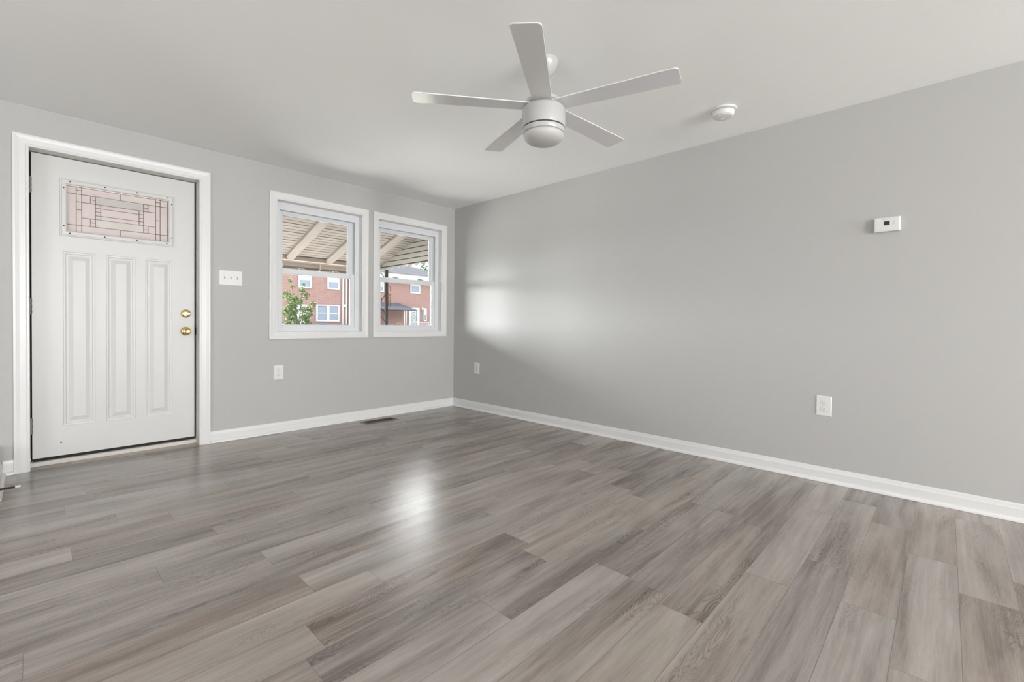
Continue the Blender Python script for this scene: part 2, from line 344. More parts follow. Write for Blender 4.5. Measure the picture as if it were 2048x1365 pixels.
bm = BM(); box(bm, LEFT, -3.765, -0.632, 0, 0, 0.20); box(bm, LEFT-WT, LEFT, BACK-WT, 0, 0, H)
tag(obj('wall_left', bm, wall_m), kind='structure')
bh = [(-2.25, -0.25, 0.08, 2.16), (-4.3, -3.1, 0.85, 2.15)]
tag(obj('wall_back', slab_with_holes(sorted({LEFT, 0, -2.25, -0.25, -4.3, -3.1}), sorted({0, H, 0.08, 2.16, 0.85, 2.15}), bh, BACK-WT, BACK), wall_m), kind='structure')
tag(obj('floor', box(BM(), LEFT-WT, WT, BACK-WT, WT, -0.12, 0), floor_m), 'grey-brown wood-look plank floor', kind='structure')
tag(obj('ceiling', box(BM(), LEFT-WT, WT, BACK-WT, WT, H, H+0.15), ceil_m), 'plain white ceiling', kind='structure')

# baseboards with shoe moulding
BASE = [(0, 0), (0.013, 0), (0.013, 0.068), (0.0115, 0.071), (0.0095, 0.078), (0.008, 0.088), (0.005, 0.0955), (0, 0.0955)]
SHOE = [(0.013, 0.0)] + [(0.013+0.017*math.cos(a), 0.001+0.021*math.sin(a)) for a in [math.pi/2*k/6 for k in range(7)]]
def along_x(a, b, s): return (s, -a, b)
def along_y(a, b, s): return (-a, s, b)
def left_y(a, b, s): return (-3.765+a, s, b)
def baseboard(name, fn, runs, label):
    bm = BM()
    for s0, s1 in runs: extrude(bm, BASE, fn, s0, s1)
    o = tag(obj(name, bm, trim_m), label, kind='structure')
    bm = BM()
    for s0, s1 in runs: extrude(bm, SHOE, fn, s0, s1)
    obj('shoe_moulding', bm, trim_m, o, smooth=True); return o
baseboard('baseboard_front', along_x, [(-3.7525, -3.703), (-2.596, -0.013)], 'white baseboard along the front wall')
baseboard('baseboard_right', along_y, [(-1.9865, -0.0), (BACK, -1.9885)], 'white baseboard along the long right wall')
lb = baseboard('baseboard_left', left_y, [(-0.622, -0.013)], 'short white baseboard end beside the door')
bm = BM(); extrude(bm, SHOE, left_y, -0.626, -0.6225); extrude(bm, BASE, left_y, -0.626, -0.6225)
obj('cut_end', bm, rawwood_m, lb, label='bare brown wood where the moulding was cut')

# ------------------------------------------------------------------ front door, its frame and casing
DCAS = [(0, 0), (0, 0.009), (0.004, 0.012), (0.012, 0.012), (0.016, 0.015), (0.045, 0.016), (0.056, 0.0185), (0.064, 0.0205), (0.0745, 0.0205), (0.0745, 0)]
tr = thing('trim_1', 'white door frame and moulded casing round the front door', None, (-3.15, 0, 0), kind='structure')
obj('casing', sweep(BM(), [((DX0, 0), (-1, 0)), ((DX0, DZ1), (-1, 1)), ((DX1, DZ1), (1, 1)), ((DX1, 0), (1, 0))], DCAS, 0, False), trim_m, tr)
bm = BM(); box(bm, DX0-J, DX0, 0, WT, 0, DZ1+J); box(bm, DX1, DX1+J, 0, WT, 0, DZ1+J); box(bm, DX0, DX1, 0, WT, DZ1, DZ1+J)
box(bm, DX0, DX0+0.012, 0.15, WT, 0.052, DZ1); box(bm, DX1-0.024, DX1, 0.15, WT, 0.052, DZ1); box(bm, DX0, DX1, 0.15, WT, DZ1-0.016, DZ1)
obj('jamb', bm, jamb_m, tr, label='warm white door jamb')
bm = BM(); extrude(bm, [(0.101, 0), (0.099, 0.003), (0.099, 0.021), (0.103, 0.027), (0.112, 0.031), (WT, 0.034), (WT, 0)], lambda a, b, s: (s, a, b), DX0, DX1)
obj('threshold', bm, still_m, tr, label='scuffed cream wooden threshold')
# thin black gap strip (weatherstripping) behind the edges of the slab
bm = BM(); ring(bm, DX0+0.0005, DX1-0.0005, 0.0345, DZ1-0.001, 0.013, 0.014, 0.024, 0.008, 0.128, 0.149)
obj('weatherstrip', bm, gap_m, tr, label='black weatherstrip in the gap round the door')

dr = thing('door_1', 'white panelled front door with a leaded glass light and brass knob', None, (-3.62, 0.12, 0.05), kind='structure')
SX0, SX1, SZ0, SZ1, DY = -3.6185, -2.685, 0.056, 2.166, 0.100
PAN = [(-3.465, -3.297), (-3.235, -3.068), (-3.005, -2.836)]; PZ0, PZ1 = 0.265, 1.507
LX0, LX1, LZ0, LZ1 = -3.447, -2.858, 1.651, 1.989
hol = [(a, b, PZ0, PZ1) for a, b in PAN] + [(LX0, LX1, LZ0, LZ1)]
dxs = sorted({SX0, SX1, LX0, LX1, *[v for p in PAN for v in p]}); dzs = sorted({SZ0, SZ1, PZ0, PZ1, LZ0, LZ1})
bm = BM()
for i in range(len(dxs)-1):
    for j in range(len(dzs)-1):
        cx, cz = (dxs[i]+dxs[i+1])/2, (dzs[j]+dzs[j+1])/2
        if any(a < cx < b and c < cz < d for a, b, c, d in hol): continue
        bm.faces.new([bm.verts.new(p) for p in ((dxs[i], DY, dzs[j]), (dxs[i+1], DY, dzs[j]), (dxs[i+1], DY, dzs[j+1]), (dxs[i], DY, dzs[j+1]))])
def inset_panel(bm, x0, x1, z0, z1):
    steps = [(0, 0), (0.002, 0.004), (0.011, 0.0045), (0.017, 0.0085), (0.027, 0.0085), (0.052, 0.0025)]
    R = [[bm.verts.new((x, DY+d, z)) for x, z in ((x0+w, z0+w*1.15), (x1-w, z0+w*1.15), (x1-w, z1-w*1.15), (x0+w, z1-w*1.15))] for w, d in steps]
    for A, B in zip(R, R[1:]):
        for k in range(4): bm.faces.new((A[k], A[(k+1) % 4], B[(k+1) % 4], B[k]))
    bm.faces.new(R[-1])
for a, b in PAN: inset_panel(bm, a, b, PZ0, PZ1)
YB = 0.145
def quad(bm, *p): return bm.faces.new([bm.verts.new(q) for q in p])
for x0, x1, z0, z1 in ((SX0, SX1, SZ0, SZ1), (LX0, LX1, LZ0, LZ1)):
    for (a, b, c, d) in ((x0, z0, x1, z0), (x1, z0, x1, z1), (x1, z1, x0, z1), (x0, z1, x0, z0)):
        quad(bm, (a, DY, b), (c, DY, d), (c, YB, d), (a, YB, b))
for x0, x1, z0, z1 in ((SX0, SX1, SZ0, LZ0), (SX0, SX1, LZ1, SZ1), (SX0, LX0, LZ0, LZ1), (LX1, SX1, LZ0, LZ1)):
    quad(bm, (x0, YB, z0), (x1, YB, z0), (x1, YB, z1), (x0, YB, z1))
bmesh.ops.remove_doubles(bm, verts=bm.verts, dist=1e-5)
obj('slab', bm, door_m, dr)
bm = BM(); box(bm, SX0+0.004, SX1-0.004, 0.106, 0.14, 0.036, 0.056)
obj('door_sweep', bm, gap_m, dr, label='dark sweep under the door')
LITE = [(0, -0.004), (0, 0.004), (0.004, 0.010), (0.010, 0.012), (0.026, 0.012), (0.030, 0.007), (0.036, 0.006), (0.0385, 0.0), (0.0385, -0.002)]
lf = obj('lite_frame', sweep(BM(), rectpath(LX0+0.004, LX1-0.004, LZ0+0.004, LZ1-0.004), LITE, DY-0.002, True), door_m, dr, label='raised white frame round the leaded glass')
SCR = [(-3.428, 2.005), (-3.242, 2.005), (-3.058, 2.005), (-2.871, 2.005), (-3.461, 1.956), (-2.840, 1.956), (-3.461, 1.688), (-2.840, 1.688), (-3.430, 1.638), (-3.244, 1.638), (-3.058, 1.638), (-2.873, 1.638)]
for x, z in SCR:
    obj('screw', lathe(BM(), [(0.0048, 0.0), (0.0048, -0.003), (0.0035, -0.0045), (0, -0.0045)], (x, DY-0.0112, z), 12, 'y'), dark_m, lf)
OPZ = ((1.874, 1.9285), (1.7065, 1.7615)); OPX = (-3.292, -3.016)
obj('glass', slab_with_holes([LX0, OPX[0], OPX[1], LX1], [LZ0, OPZ[1][0], OPZ[1][1], OPZ[0][0], OPZ[0][1], LZ1], [(*OPX, *OPZ[0]), (*OPX, *OPZ[1])], 0.111, 0.119), hammer_m, dr, label='pale pink hammered glass')
for z0, z1 in OPZ:
    obj('opal_strip', box(BM(), OPX[0], OPX[1], 0.111, 0.119, z0, z1), opal_m, dr, label='milky white glass strip')
CZ = [1.979, 1.9285, 1.873, 1.845, 1.818, 1.790, 1.762, 1.7055, 1.662]
SEG = [(-3.445, 1.979, -2.861, 1.979), (-2.8635, 1.979, -2.8635, 1.655), (-3.445, 1.9285, -2.861, 1.9285), (-3.445, 1.7055, -2.861, 1.7055),
       (-3.3955, 1.985, -3.3955, 1.655), (-3.367, 1.985, -3.367, 1.655), (-2.9405, 1.985, -2.9405, 1.655), (-2.912, 1.985, -2.912, 1.655),
       (-3.154, 1.979, -3.154, 1.9285), (-3.154, 1.7055, -3.154, 1.655), (-3.293, 1.9285, -3.293, 1.7055), (-3.016, 1.9285, -3.016, 1.7055),
       (-3.320, 1.9285, -3.320, 1.873), (-3.320, 1.901, -3.293, 1.901), (-3.367, 1.873, -2.9405, 1.873), (-3.367, 1.762, -2.9405, 1.762),
       (-3.321, 1.762, -3.321, 1.7055), (-3.321, 1.735, -3.293, 1.735), (-2.988, 1.9285, -2.988, 1.873), (-3.016, 1.900, -2.988, 1.900),
       (-2.988, 1.762, -2.988, 1.7055), (-3.016, 1.731, -2.988, 1.731), (-3.264, 1.873, -3.264, 1.762), (-3.043, 1.873, -3.043, 1.762),
       (-3.293, 1.845, -3.016, 1.845), (-3.293, 1.790, -3.016, 1.790), (-3.293, 1.818, -3.264, 1.818), (-3.043, 1.816, -3.016, 1.816),
       (-3.3955, 1.956, -3.367, 1.956), (-3.3955, 1.874, -3.367, 1.874), (-3.3955, 1.817, -3.367, 1.817), (-2.9405, 1.958, -2.912, 1.958), (-2.9405, 1.815, -2.912, 1.815)]
bm = BM()
for x0, z0, x1, z1 in SEG:
    h = 0.0019
    box(bm, min(x0, x1)-(h if x0 == x1 else 0), max(x0, x1)+(h if x0 == x1 else 0), 0.1055, 0.1105, min(z0, z1)-(h if z0 == z1 else 0), max(z0, z1)+(h if z0 == z1 else 0))
obj('lead_came', bm, lead_m, dr, label='dark lead lines of the leaded glass')
# deadbolt
db = obj('deadbolt', lathe(BM(), [(0.034, 0), (0.034, -0.004), (0.031, -0.012), (0.024, -0.016), (0.010, -0.017), (0, -0.017)], (-2.745, DY, 1.082), 36, 'y'), gold_m, dr, smooth=True, label='round brass deadbolt')
bm = BM(); extrude(bm, [(-0.024, -0.0045), (-0.019, -0.0065), (0.019, -0.0065), (0.024, -0.0045), (0.024, 0.0045), (0.019, 0.0065), (-0.019, 0.0065), (-0.024, 0.0045)], lambda a, b, s: (-2.745+a, s, 1.082+b), DY-0.036, DY-0.016)
obj('thumb_turn', bm, gold_m, db, bevel=0.002)
rs = obj('knob_rose', lathe(BM(), [(0.036, 0), (0.036, -0.004), (0.032, -0.010), (0.020, -0.014), (0.014, -0.016), (0, -0.016)], (-2.745, DY, 0.936), 36, 'y'), gold_m, dr, smooth=True, label='round brass knob plate')
obj('knob', lathe(BM(), [(0.012, -0.012), (0.013, -0.03), (0.022, -0.036), (0.0275, -0.046), (0.0285, -0.056), (0.026, -0.064), (0.0195, -0.0675), (0.018, -0.065), (0.010, -0.0625), (0, -0.0625)], (-2.745, DY, 0.936), 36, 'y'), gold_m, rs, smooth=True, label='turned brass door knob')
for z in (1.943, 1.113, 0.285):
    hg = obj('hinge', lathe(BM(), [(0, -0.056), (0.0062, -0.055), (0.0062, 0.055), (0, 0.056)], (-3.6235, 0.094, z), 14, 'z'), steel_m, dr, smooth=True)
    for k in (-0.022, 0.0, 0.022):
        obj('knuckle', lathe(BM(), [(0.0073, -0.0095), (0.0073, 0.0095)], (-3.6235, 0.094, z+k*1.7), 14, 'z'), steel_m, hg, smooth=True)
bm = BM(); lathe(bm, [(0.005, 0), (0.004, -0.003), (0, -0.004)], (-3.478, DY, 0.148), 10, 'y')
obj('screw_hole_plug', bm, dark_m, dr)
bm = BM(); box(bm, DX1-0.0025, DX1-0.0003, 0.092, 0.128, 0.905, 0.968)
obj('strike_plate', bm, steel_m, tr)

# ------------------------------------------------------------------ windows
WCAS = [(0, 0), (0, 0.008), (0.003, 0.011), (0.012, 0.011), (0.015, 0.014), (0.040, 0.0155), (0.055, 0.018), (0.068, 0.018), (0.068, 0)]
def window(name, w, label):
    x0, x1, z0, z1 = w
    t = thing(name, label, None, (x0, 0, z0), kind='structure')
    obj('casing', sweep(BM(), rectpath(x0, x1, z0, z1), WCAS, 0, True), trim_m, t)
    bm = BM(); ring(bm, x0-J, x1+J, z0-J, z1+J, J, J, J, J, 0, 0.168)
    obj('jamb_liner', bm, trim_m, t)
    bm = BM(); ring(bm, x0, x1, z0, z1, 0.034, 0.034, 0.028, 0.055, 0.066, 0.166)
    for xx, s in ((x0+0.034, 1), (x1-0.034, -1)):       # track beads
        box(bm, min(xx, xx+s*0.012), max(xx, xx+s*0.012), 0.066, 0.074, z0+0.0365, z1-0.0705); box(bm, min(xx, xx+s*0.012), max(xx, xx+s*0.012), 0.108, 0.114, z0+0.0285, z1-0.0705)
    box(bm, x0+0.034, x1-0.034, 0.066, 0.074, z1-0.070, z1-0.055); box(bm, x0+0.034, x1-0.034, 0.108, 0.114, z1-0.070, z1-0.055)
    box(bm, x0+0.034, x1-0.034, 0.066, 0.072, z0+0.028, z0+0.036)
    obj('frame', bm, vinyl_m, t)
    fx0, fx1, fz0, fz1 = x0+0.036, x1-0.036, z0+0.030, z1-0.057
    zm = 1.500                                          # meeting rail
    us = obj('upper_sash', ring(BM(), fx0, fx1, zm-0.018, fz1, 0.052, 0.058, 0.040, 0.046, 0.117, 0.145), vinyl_m, t, bevel=0.003)
    bm = BM(); ring(bm, fx0+0.050, fx1-0.056, zm+0.020, fz1-0.044, 0.006, 0.006, 0.006, 0.006, 0.121, 0.129); obj('glazing_bead', bm, vinyl_m, us)
    obj('pane', box(BM(), fx0+0.050, fx1-0.056, 0.129, 0.133, zm+0.02, fz1-0.044), pane_m, us)
    ls = obj('lower_sash', ring(BM(), fx0, fx1, fz0, zm+0.026, 0.036, 0.052, 0.030, 0.048, 0.076, 0.105), vinyl_m, t, bevel=0.003)
    bm = BM(); ring(bm, fx0+0.034, fx1-0.050, fz0+0.028, zm-0.020, 0.006, 0.006, 0.006, 0.006, 0.080, 0.088); obj('glazing_bead', bm, vinyl_m, ls)
    obj('pane', box(BM(), fx0+0.034, fx1-0.050, 0.088, 0.092, fz0+0.028, zm-0.020), pane_m, ls)
    for k in (0.30, 0.74):
        xx = fx0+(fx1-fx0)*k
        bm = BM(); extrude(bm, [(-0.036, 0), (0.040, 0), (0.034, 0.006), (0.012, 0.014), (-0.012, 0.018), (-0.034, 0.014)], lambda a, b, s: (xx+a, s, zm+0.026+b), 0.082, 0.102)
        obj('sash_lock', bm, lock_m, ls, label='small grey sash lock')
    return t
window('window_1', W1, 'white double-hung window nearest the door')
window('window_2', W2, 'white double-hung window next to the room corner')

# ------------------------------------------------------------------ electrical plates, thermostat, smoke detector, register, door stop
def outlet(loc, rotz, label):
    t = thing('wall_outlet', label, 'outlet', loc, rotz, 'duplex outlets on the walls')
    pl = [(-0.0432, -0.066), (0.0432, -0.066), (0.0432, 0.066), (-0.0432, 0.066)]
    bm = BM()
    A = [bm.verts.new((x, 0, z)) for x, z in pl]; B = [bm.verts.new((x*0.985, -0.002, z*0.99)) for x, z in pl]; C = [bm.verts.new((x*0.90, -0.006, z*0.935)) for x, z in pl]
    for P, Q in ((A, B), (B, C)):
        for k in range(4): bm.faces.new((P[k], P[(k+1) % 4], Q[(k+1) % 4], Q[k]))
    bm.faces.new(C); bm.faces.new(A[::-1])
    obj('cover_plate', bm, plate_m, t, local=True)
    for zc in (0.0205, -0.0205):
        pr = [(0.0172*math.cos(a), max(-0.0135, min(0.0135, 0.0172*math.sin(a)))) for a in [2*math.pi*k/32 for k in range(32)]]
        q = []
        for p_ in pr:
            if not q or (abs(p_[0]-q[-1][0])+abs(p_[1]-q[-1][1])) > 1e-5: q.append(p_)
        rc = obj('receptacle', extrude(BM(), q, lambda a, b, s: (a, s, zc+b), -0.0005, -0.0085), plate_m, t, local=True, bevel=0.0006)
        rim = [(x*1.06, z*1.08) for x, z in q]
        obj('recess', extrude(BM(), rim, lambda a, b, s: (a, s, zc+b), -0.0057, -0.00625), grey_m, rc, local=True)
        for xx, hh in ((-0.0062, 0.0043), (0.0062, 0.0035)):
            obj('slot', box(BM(), xx-0.0011, xx+0.0011, -0.0089, -0.0083, zc+0.0035-hh, zc+0.0035+hh), dark_m, rc, local=True)
        obj('ground_hole', lathe(BM(), [(0.0024, -0.0083), (0.0024, -0.0089), (0, -0.0089)], (0, 0, zc-0.0070), 12, 'y'), dark_m, rc, local=True)
    obj('screw', lathe(BM(), [(0.0026, -0.0055), (0.0024, -0.0068), (0, -0.007)], (0, 0, 0), 12, 'y'), grey_m, t, local=True)
    return t
outlet((-2.056, 0, 0.556), 0, 'white duplex outlet on the front wall below the window near the door')
outlet((0, -0.4325, 0.494), -math.pi/2, 'white duplex outlet low on the right wall beside the room corner')
outlet((0, -3.862, 0.499), -math.pi/2, 'white duplex outlet in the middle of the long right wall below the thermostat')

sw = thing('light_switch', 'white three-toggle light switch plate on the front wall beside the door', 'light switch', (-2.444, 0, 1.392))
bm = BM(); pl = [(-0.0885, -0.064), (0.0885, -0.064), (0.0885, 0.064), (-0.0885, 0.064)]
A = [bm.verts.new((x, 0, z)) for x, z in pl]; B = [bm.verts.new((x*0.992, -0.002, z*0.99)) for x, z in pl]; C = [bm.verts.new((x*0.95, -0.006, z*0.93)) for x, z in pl]
for P, Q in ((A, B), (B, C)):
    for k in range(4): bm.faces.new((P[k], P[(k+1) % 4], Q[(k+1) % 4], Q[k]))
bm.faces.new(C); bm.faces.new(A[::-1])
obj('cover_plate', bm, plate_m, sw, local=True)
for xc in (-0.0485, 0.0, 0.0485):
    tg = obj('toggle', extrude(BM(), [(-0.006, -0.005), (-0.006, 0.004), (-0.018, 0.012), (-0.020, 0.006)], lambda a, b, s: (xc+s, a, b), -0.004, 0.004), plate_m, sw, local=True)
    obj('toggle_slot', box(BM(), xc-0.0052, xc+0.0052, -0.0063, -0.0055, -0.012, 0.012), grey_m, tg, local=True)
    for zz in (0.030, -0.030):
        obj('screw', lathe(BM(), [(0.003, -0.0055), (0.0027, -0.0068), (0, -0.007)], (xc, 0, zz), 12, 'y'), plate_m, sw, local=True)

th = thing('thermostat', 'white rectangular thermostat with a small dark screen on the right wall', 'thermostat', (0, -4.168, 1.651), -math.pi/2)
obj('wall_plate', box(BM(), -0.060, 0.060, -0.006, 0, -0.041, 0.041), plate_m, th, local=True)
bm = BM()
P = [(-0.0625, -0.0435), (0.0625, -0.0435), (0.0625, 0.0435), (-0.0625, 0.0435)]
A = [bm.verts.new((x, -0.004, z)) for x, z in P]; B = [bm.verts.new((x, -0.022, z)) for x, z in P]; C = [bm.verts.new((x*0.93, -0.029, z*0.93)) for x, z in P]
for U_, V_ in ((A, B), (B, C)):
    for k in range(4): bm.faces.new((U_[k], U_[(k+1) % 4], V_[(k+1) % 4], V_[k]))
bm.faces.new(C); bm.faces.new(A[::-1])
hs = obj('housing', bm, plate_m, th, local=True, bevel=0.003)
obj('screen_bezel', box(BM(), -0.0155, 0.0165, -0.0296, -0.0285, -0.0095, 0.0225), plate_m, hs, local=True)
obj('screen', box(BM(), -0.0132, 0.0137, -0.0302, -0.0292, -0.0055, 0.0188), screen_m, hs, local=True, label='small dark display')
for zz in (0.0135, 0.0005):
    obj('button', box(BM(), 0.028, 0.038, -0.0305, -0.0285, zz-0.004, zz+0.004), button_m, hs, local=True, bevel=0.001)
for xx0, xx1, zz in ((-0.019, 0.017, 0.0305), (-0.027, -0.014, -0.033), (0.019, 0.027, -0.032)):
    bm = BM(); n = int((xx1-xx0)/0.0042)
    for k in range(n): box(bm, xx0+k*0.0042, xx0+k*0.0042+0.0030, -0.0293, -0.0288, zz-0.0014, zz+0.0014+0.0006*(k % 3 == 0))
    obj('printed_mark', bm, grey_m, hs, local=True)

sm = thing('smoke_detector', 'round white smoke detector on the ceiling right of the fan', 'smoke detector', (-0.486, -3.361, H))
obj('base_ring', lathe(BM(), [(0, 0), (0.078, 0), (0.080, -0.004), (0.079, -0.011), (0.066, -0.014), (0, -0.014)], (0, 0, 0), 48), plate_m, sm, smooth=True, local=True)
obj('gap', lathe(BM(), [(0.0635, -0.013), (0.0635, -0.0175)], (0, 0, 0), 48), dark_m, sm, local=True)
bd = obj('body', lathe(BM(), [(0, -0.016), (0.066, -0.016), (0.0665, -0.020), (0.063, -0.042), (0.056, -0.050), (0.050, -0.052), (0, -0.053)], (0, 0, 0), 48), plate_m, sm, smooth=True, local=True)
for k in range(16):
    a = 2*math.pi*k/16
    bm = BM(); box(bm, 0.056, 0.0606, -0.006, 0.006, -0.0465, -0.0445); bmesh.ops.rotate(bm, verts=bm.verts, matrix=Matrix.Rotation(a, 3, 'Z')); obj('vent_slot', bm, grey_m, bd, local=True)
obj('test_button', lathe(BM(), [(0.011, -0.052), (0.010, -0.0555), (0, -0.056)], (0.018, 0.012, 0), 20), plate_m, bd, smooth=True, local=True)

rg = thing('floor_register', 'brown metal floor vent in front of the baseboard under the windows', 'vent', (-1.132, -0.186, 0))
bm = BM(); prof = [(0, 0), (0, 0.003), (0.004, 0.0045), (0.020, 0.0045), (0.026, 0.0015), (0.026, 0)]
ringp = [((-0.157, -0.050), (-1, -1)), ((0.157, -0.050), (1, -1)), ((0.157, 0.050), (1, 1)), ((-0.157, 0.050), (-1, 1))]
R = [[bm.verts.new((p[0]+w*o[0], p[1]+w*o[1], d)) for w, d in prof] for p, o in ringp]
for i in range(4):
    A, B = R[i], R[(i+1) % 4]
    for k in range(len(prof)): bm.faces.new((A[k], A[(k+1) % len(prof)], B[(k+1) % len(prof)], B[k]))
obj('frame', bm, bronze_m, rg, local=True)
obj('duct', box(BM(), -0.158, 0.158, -0.051, 0.051, 0.0002, 0.0006), duct_m, rg, local=True, label='dark opening of the vent')
for k in range(3):
    obj('bar', box(BM(), -0.157, 0.157, -0.026+k*0.026-0.0016, -0.026+k*0.026+0.0016, 0.0006, 0.0028), bronze_m, rg, local=True)
for k in range(22):
    xx = -0.150+k*0.300/21
    obj('louver', box(BM(), xx-0.0014, xx+0.0014, -0.050, 0.050, 0.0006, 0.0022), duct_m, rg, local=True)

ds = thing('door_stop', 'bronze spring door stop with pale rubber tip on the left baseboard end', 'door stop', (-3.752, -0.49, 0.034))
obj('base_cup', lathe(BM(), [(0.011, 0), (0.010, 0.004), (0.005, 0.010), (0, 0.010)], (0, 0, 0), 18, 'x'), spring_m, ds, local=True, smooth=True)
pts = [(0.008+0.058*k/180, 0.0055*math.cos(2*math.pi*k/9), 0.0055*math.sin(2*math.pi*k/9)) for k in range(181)]
obj('spring', tube(BM(), pts, 0.0013, 6), spring_m, ds, local=True, smooth=True)
obj('rubber_tip', lathe(BM(), [(0, 0.064), (0.0055, 0.064), (0.0065, 0.068), (0.0065, 0.084), (0.004, 0.088), (0, 0.088)], (0, 0, 0), 18, 'x'), rubber_m, ds, local=True, smooth=True)

# ------------------------------------------------------------------ ceiling fan
fn = thing('ceiling_fan', 'white five-blade ceiling fan with a frosted dome light', 'ceiling fan', (-1.70, -2.847, H))
zf = 2.195-H
obj('canopy', lathe(BM(), [(0, 0), (0.074, 0), (0.074, -0.006), (0.068, -0.030), (0.052, -0.056), (0.030, -0.078), (0.022, -0.086), (0, -0.086)], (0, 0, 0), 48), fan_m, fn, smooth=True, local=True)
obj('downrod', lathe(BM(), [(0, -0.08), (0.014, -0.08), (0.014, zf+0.045), (0, zf+0.045)], (0, 0, 0), 24), fan_m, fn, smooth=True, local=True)
Z = lambda z: z-H
mh = obj('motor_housing', lathe(BM(), [(0, Z(2.250)), (0.040, Z(2.250)), (0.055, Z(2.240)), (0.088, Z(2.232)), (0.097, Z(2.225)), (0.099, Z(2.206)), (0.092, Z(2.2055)), (0.094, Z(2.190)), (0.105, Z(2.189)), (0.1125, Z(2.183)), (0.1155, Z(2.172)), (0.1155, Z(2.085)), (0.114, Z(2.0815)), (0.109, Z(2.081)), (0.109, Z(2.077)), (0, Z(2.077))], (0, 0, 0), 64), fan_m, fn, smooth=True, local=True)
obj('groove', lathe(BM(), [(0.1095, Z(2.0818)), (0.1095, Z(2.0760))], (0, 0, 0), 64), dark_m, mh, local=True)
obj('light_ring', lathe(BM(), [(0, Z(2.0765)), (0.110, Z(2.0765)), (0.1135, Z(2.074)), (0.1120, Z(2.054)), (0.110, Z(2.051)), (0, Z(2.051))], (0, 0, 0), 64), fan_m, fn, smooth=True, local=True)
obj('shade_groove', lathe(BM(), [(0.1068, Z(2.0515)), (0.1068, Z(2.0455))], (0, 0, 0), 64), lock_m, fn, local=True)
obj('dome_shade', lathe(BM(), [(0.1080, Z(2.0465))] + [(0.1095*math.cos(a)**0.8, Z(2.044)-0.050*math.sin(a)) for a in [math.pi/2*k/14 for k in range(14)]] + [(0, Z(1.994))], (0, 0, 0), 64), dome_m, fn, smooth=True, local=True, label='frosted white glass dome, unlit')
def blade_bm(angle):
    n = 8; w0, w1, r0_, r1_ = 0.104, 0.132, 0.075, 0.698
    outl = [(r0_, -w0/2)]
    c = 0.022
    for k in range(n+1):
        a = -math.pi/2+math.pi/2*k/n; outl.append((r1_-c+c*math.cos(a), -w1/2+c+c*math.sin(a)))
    for k in range(n+1):
        a = math.pi/2*k/n; outl.append((r1_-c+c*math.cos(a), w1/2-c+c*math.sin(a)))
    outl.append((r0_, w0/2))
    bm = extrude(BM(), outl, lambda a, b, s: (a, b, s), -0.003, 0.003)
    bmesh.ops.rotate(bm, verts=bm.verts, matrix=Matrix.Rotation(math.radians(-5.0), 3, 'X'))
    bmesh.ops.translate(bm, verts=bm.verts, vec=(0, 0, zf+0.002))
    bmesh.ops.rotate(bm, verts=bm.verts, matrix=Matrix.Rotation(angle, 3, 'Z'))
    return bm
for k in range(5):
    obj('blade', blade_bm(math.radians(141.6+72*k)), blade_m, fn, local=True, bevel=0.0012)

# ------------------------------------------------------------------ porch: slab, awning, iron post, wind chime
tag(obj('ground', box(BM(), -60, 90, -60, 120, -1.0, -0.7), lawn_m), kind='structure')
tag(obj('bounce_slab', box(BM(), -45, -1.5, 2.65, 20, -0.7, -0.66), bounce_m), kind='structure')  # unseen pale slab added to bounce sunlight up through the windows
tag(obj('porch_floor', box(BM(), -6.5, 1.5, WT, 2.6, -0.7, -0.12), concrete_m), kind='structure')
aw = thing('porch_awning', 'cream slatted metal awning over the front porch seen through both windows', 'awning', (-2.6, 0.2, 2.5))
C0, SL = 2.632, 0.31
roofz = lambda y: C0-SL*y
AX0, AX1 = -6.2, 0.30
bm = BM()
y = 0.255
pitch_ = 0.2133
edges = []
while y < 2.34:
    for k in range(3):
        ya, yb = y+k*pitch_/3, y+(k+1)*pitch_/3
        g_ = 0.030 if k == 2 else 0.018
        edges.append((ya, roofz(ya)-0.008)); edges.append((yb-g_, roofz(yb)-0.008)); edges.append((yb-g_, roofz(yb)+0.026)); edges.append((yb-0.0005, roofz(yb)+0.026))
    y += pitch_
top = [(edges[-1][0], roofz(edges[-1][0])+0.04), (edges[0][0], roofz(edges[0][0])+0.04)]
emi = [0 if i % 4 in (0,) else 1 for i in range(len(edges))]+[0, 0]  # slot faces get the painted gap shade
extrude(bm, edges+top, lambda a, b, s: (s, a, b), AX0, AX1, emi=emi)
obj('roof_pans', bm, [awn_m, gapshade_m], aw, label='cream metal roof pans')
for x in [-0.04-0.5535*k for k in range(11)]:
    bm = BM(); w = 0.060
    pr = [(-w, 0), (-w, -0.030), (-w*0.62, -0.058), (w*0.62, -0.058), (w, -0.030), (w, 0)]
    A = [bm.verts.new((x+a, 0.26, roofz(0.26)-0.014+b)) for a, b in pr]; B = [bm.verts.new((x+a, 2.19, roofz(2.19)-0.014+b)) for a, b in pr]
    for k in range(6): bm.faces.new((A[k], A[(k+1) % 6], B[(k+1) % 6], B[k]))
    bm.faces.new(A); bm.faces.new(B[::-1])
    obj('rafter', bm, awn_m, aw)
obj('header_beam', box(BM(), AX0, AX1, 2.17, 2.255, 1.885, 1.945), awn_dk, aw, bevel=0.004, label='dusty tan front beam')
bm = BM()
for z0, z1, dy in ((1.905, 1.965, 0.0), (1.840, 1.905, 0.008), (1.795, 1.840, 0.016)): box(bm, AX0, AX1, 2.40+dy, 2.412+dy, z0, z1-0.004)
box(bm, AX0, AX1, 2.395, 2.44, 1.770, 1.797)
extrude(bm, [(2.25, roofz(2.25)+0.004), (2.44, roofz(2.44)+0.004), (2.44, roofz(2.44)+0.03), (2.25, roofz(2.25)+0.03)], lambda a, b, s: (s, a, b), AX0, AX1)
obj('front_valance', bm, valance_m, aw)
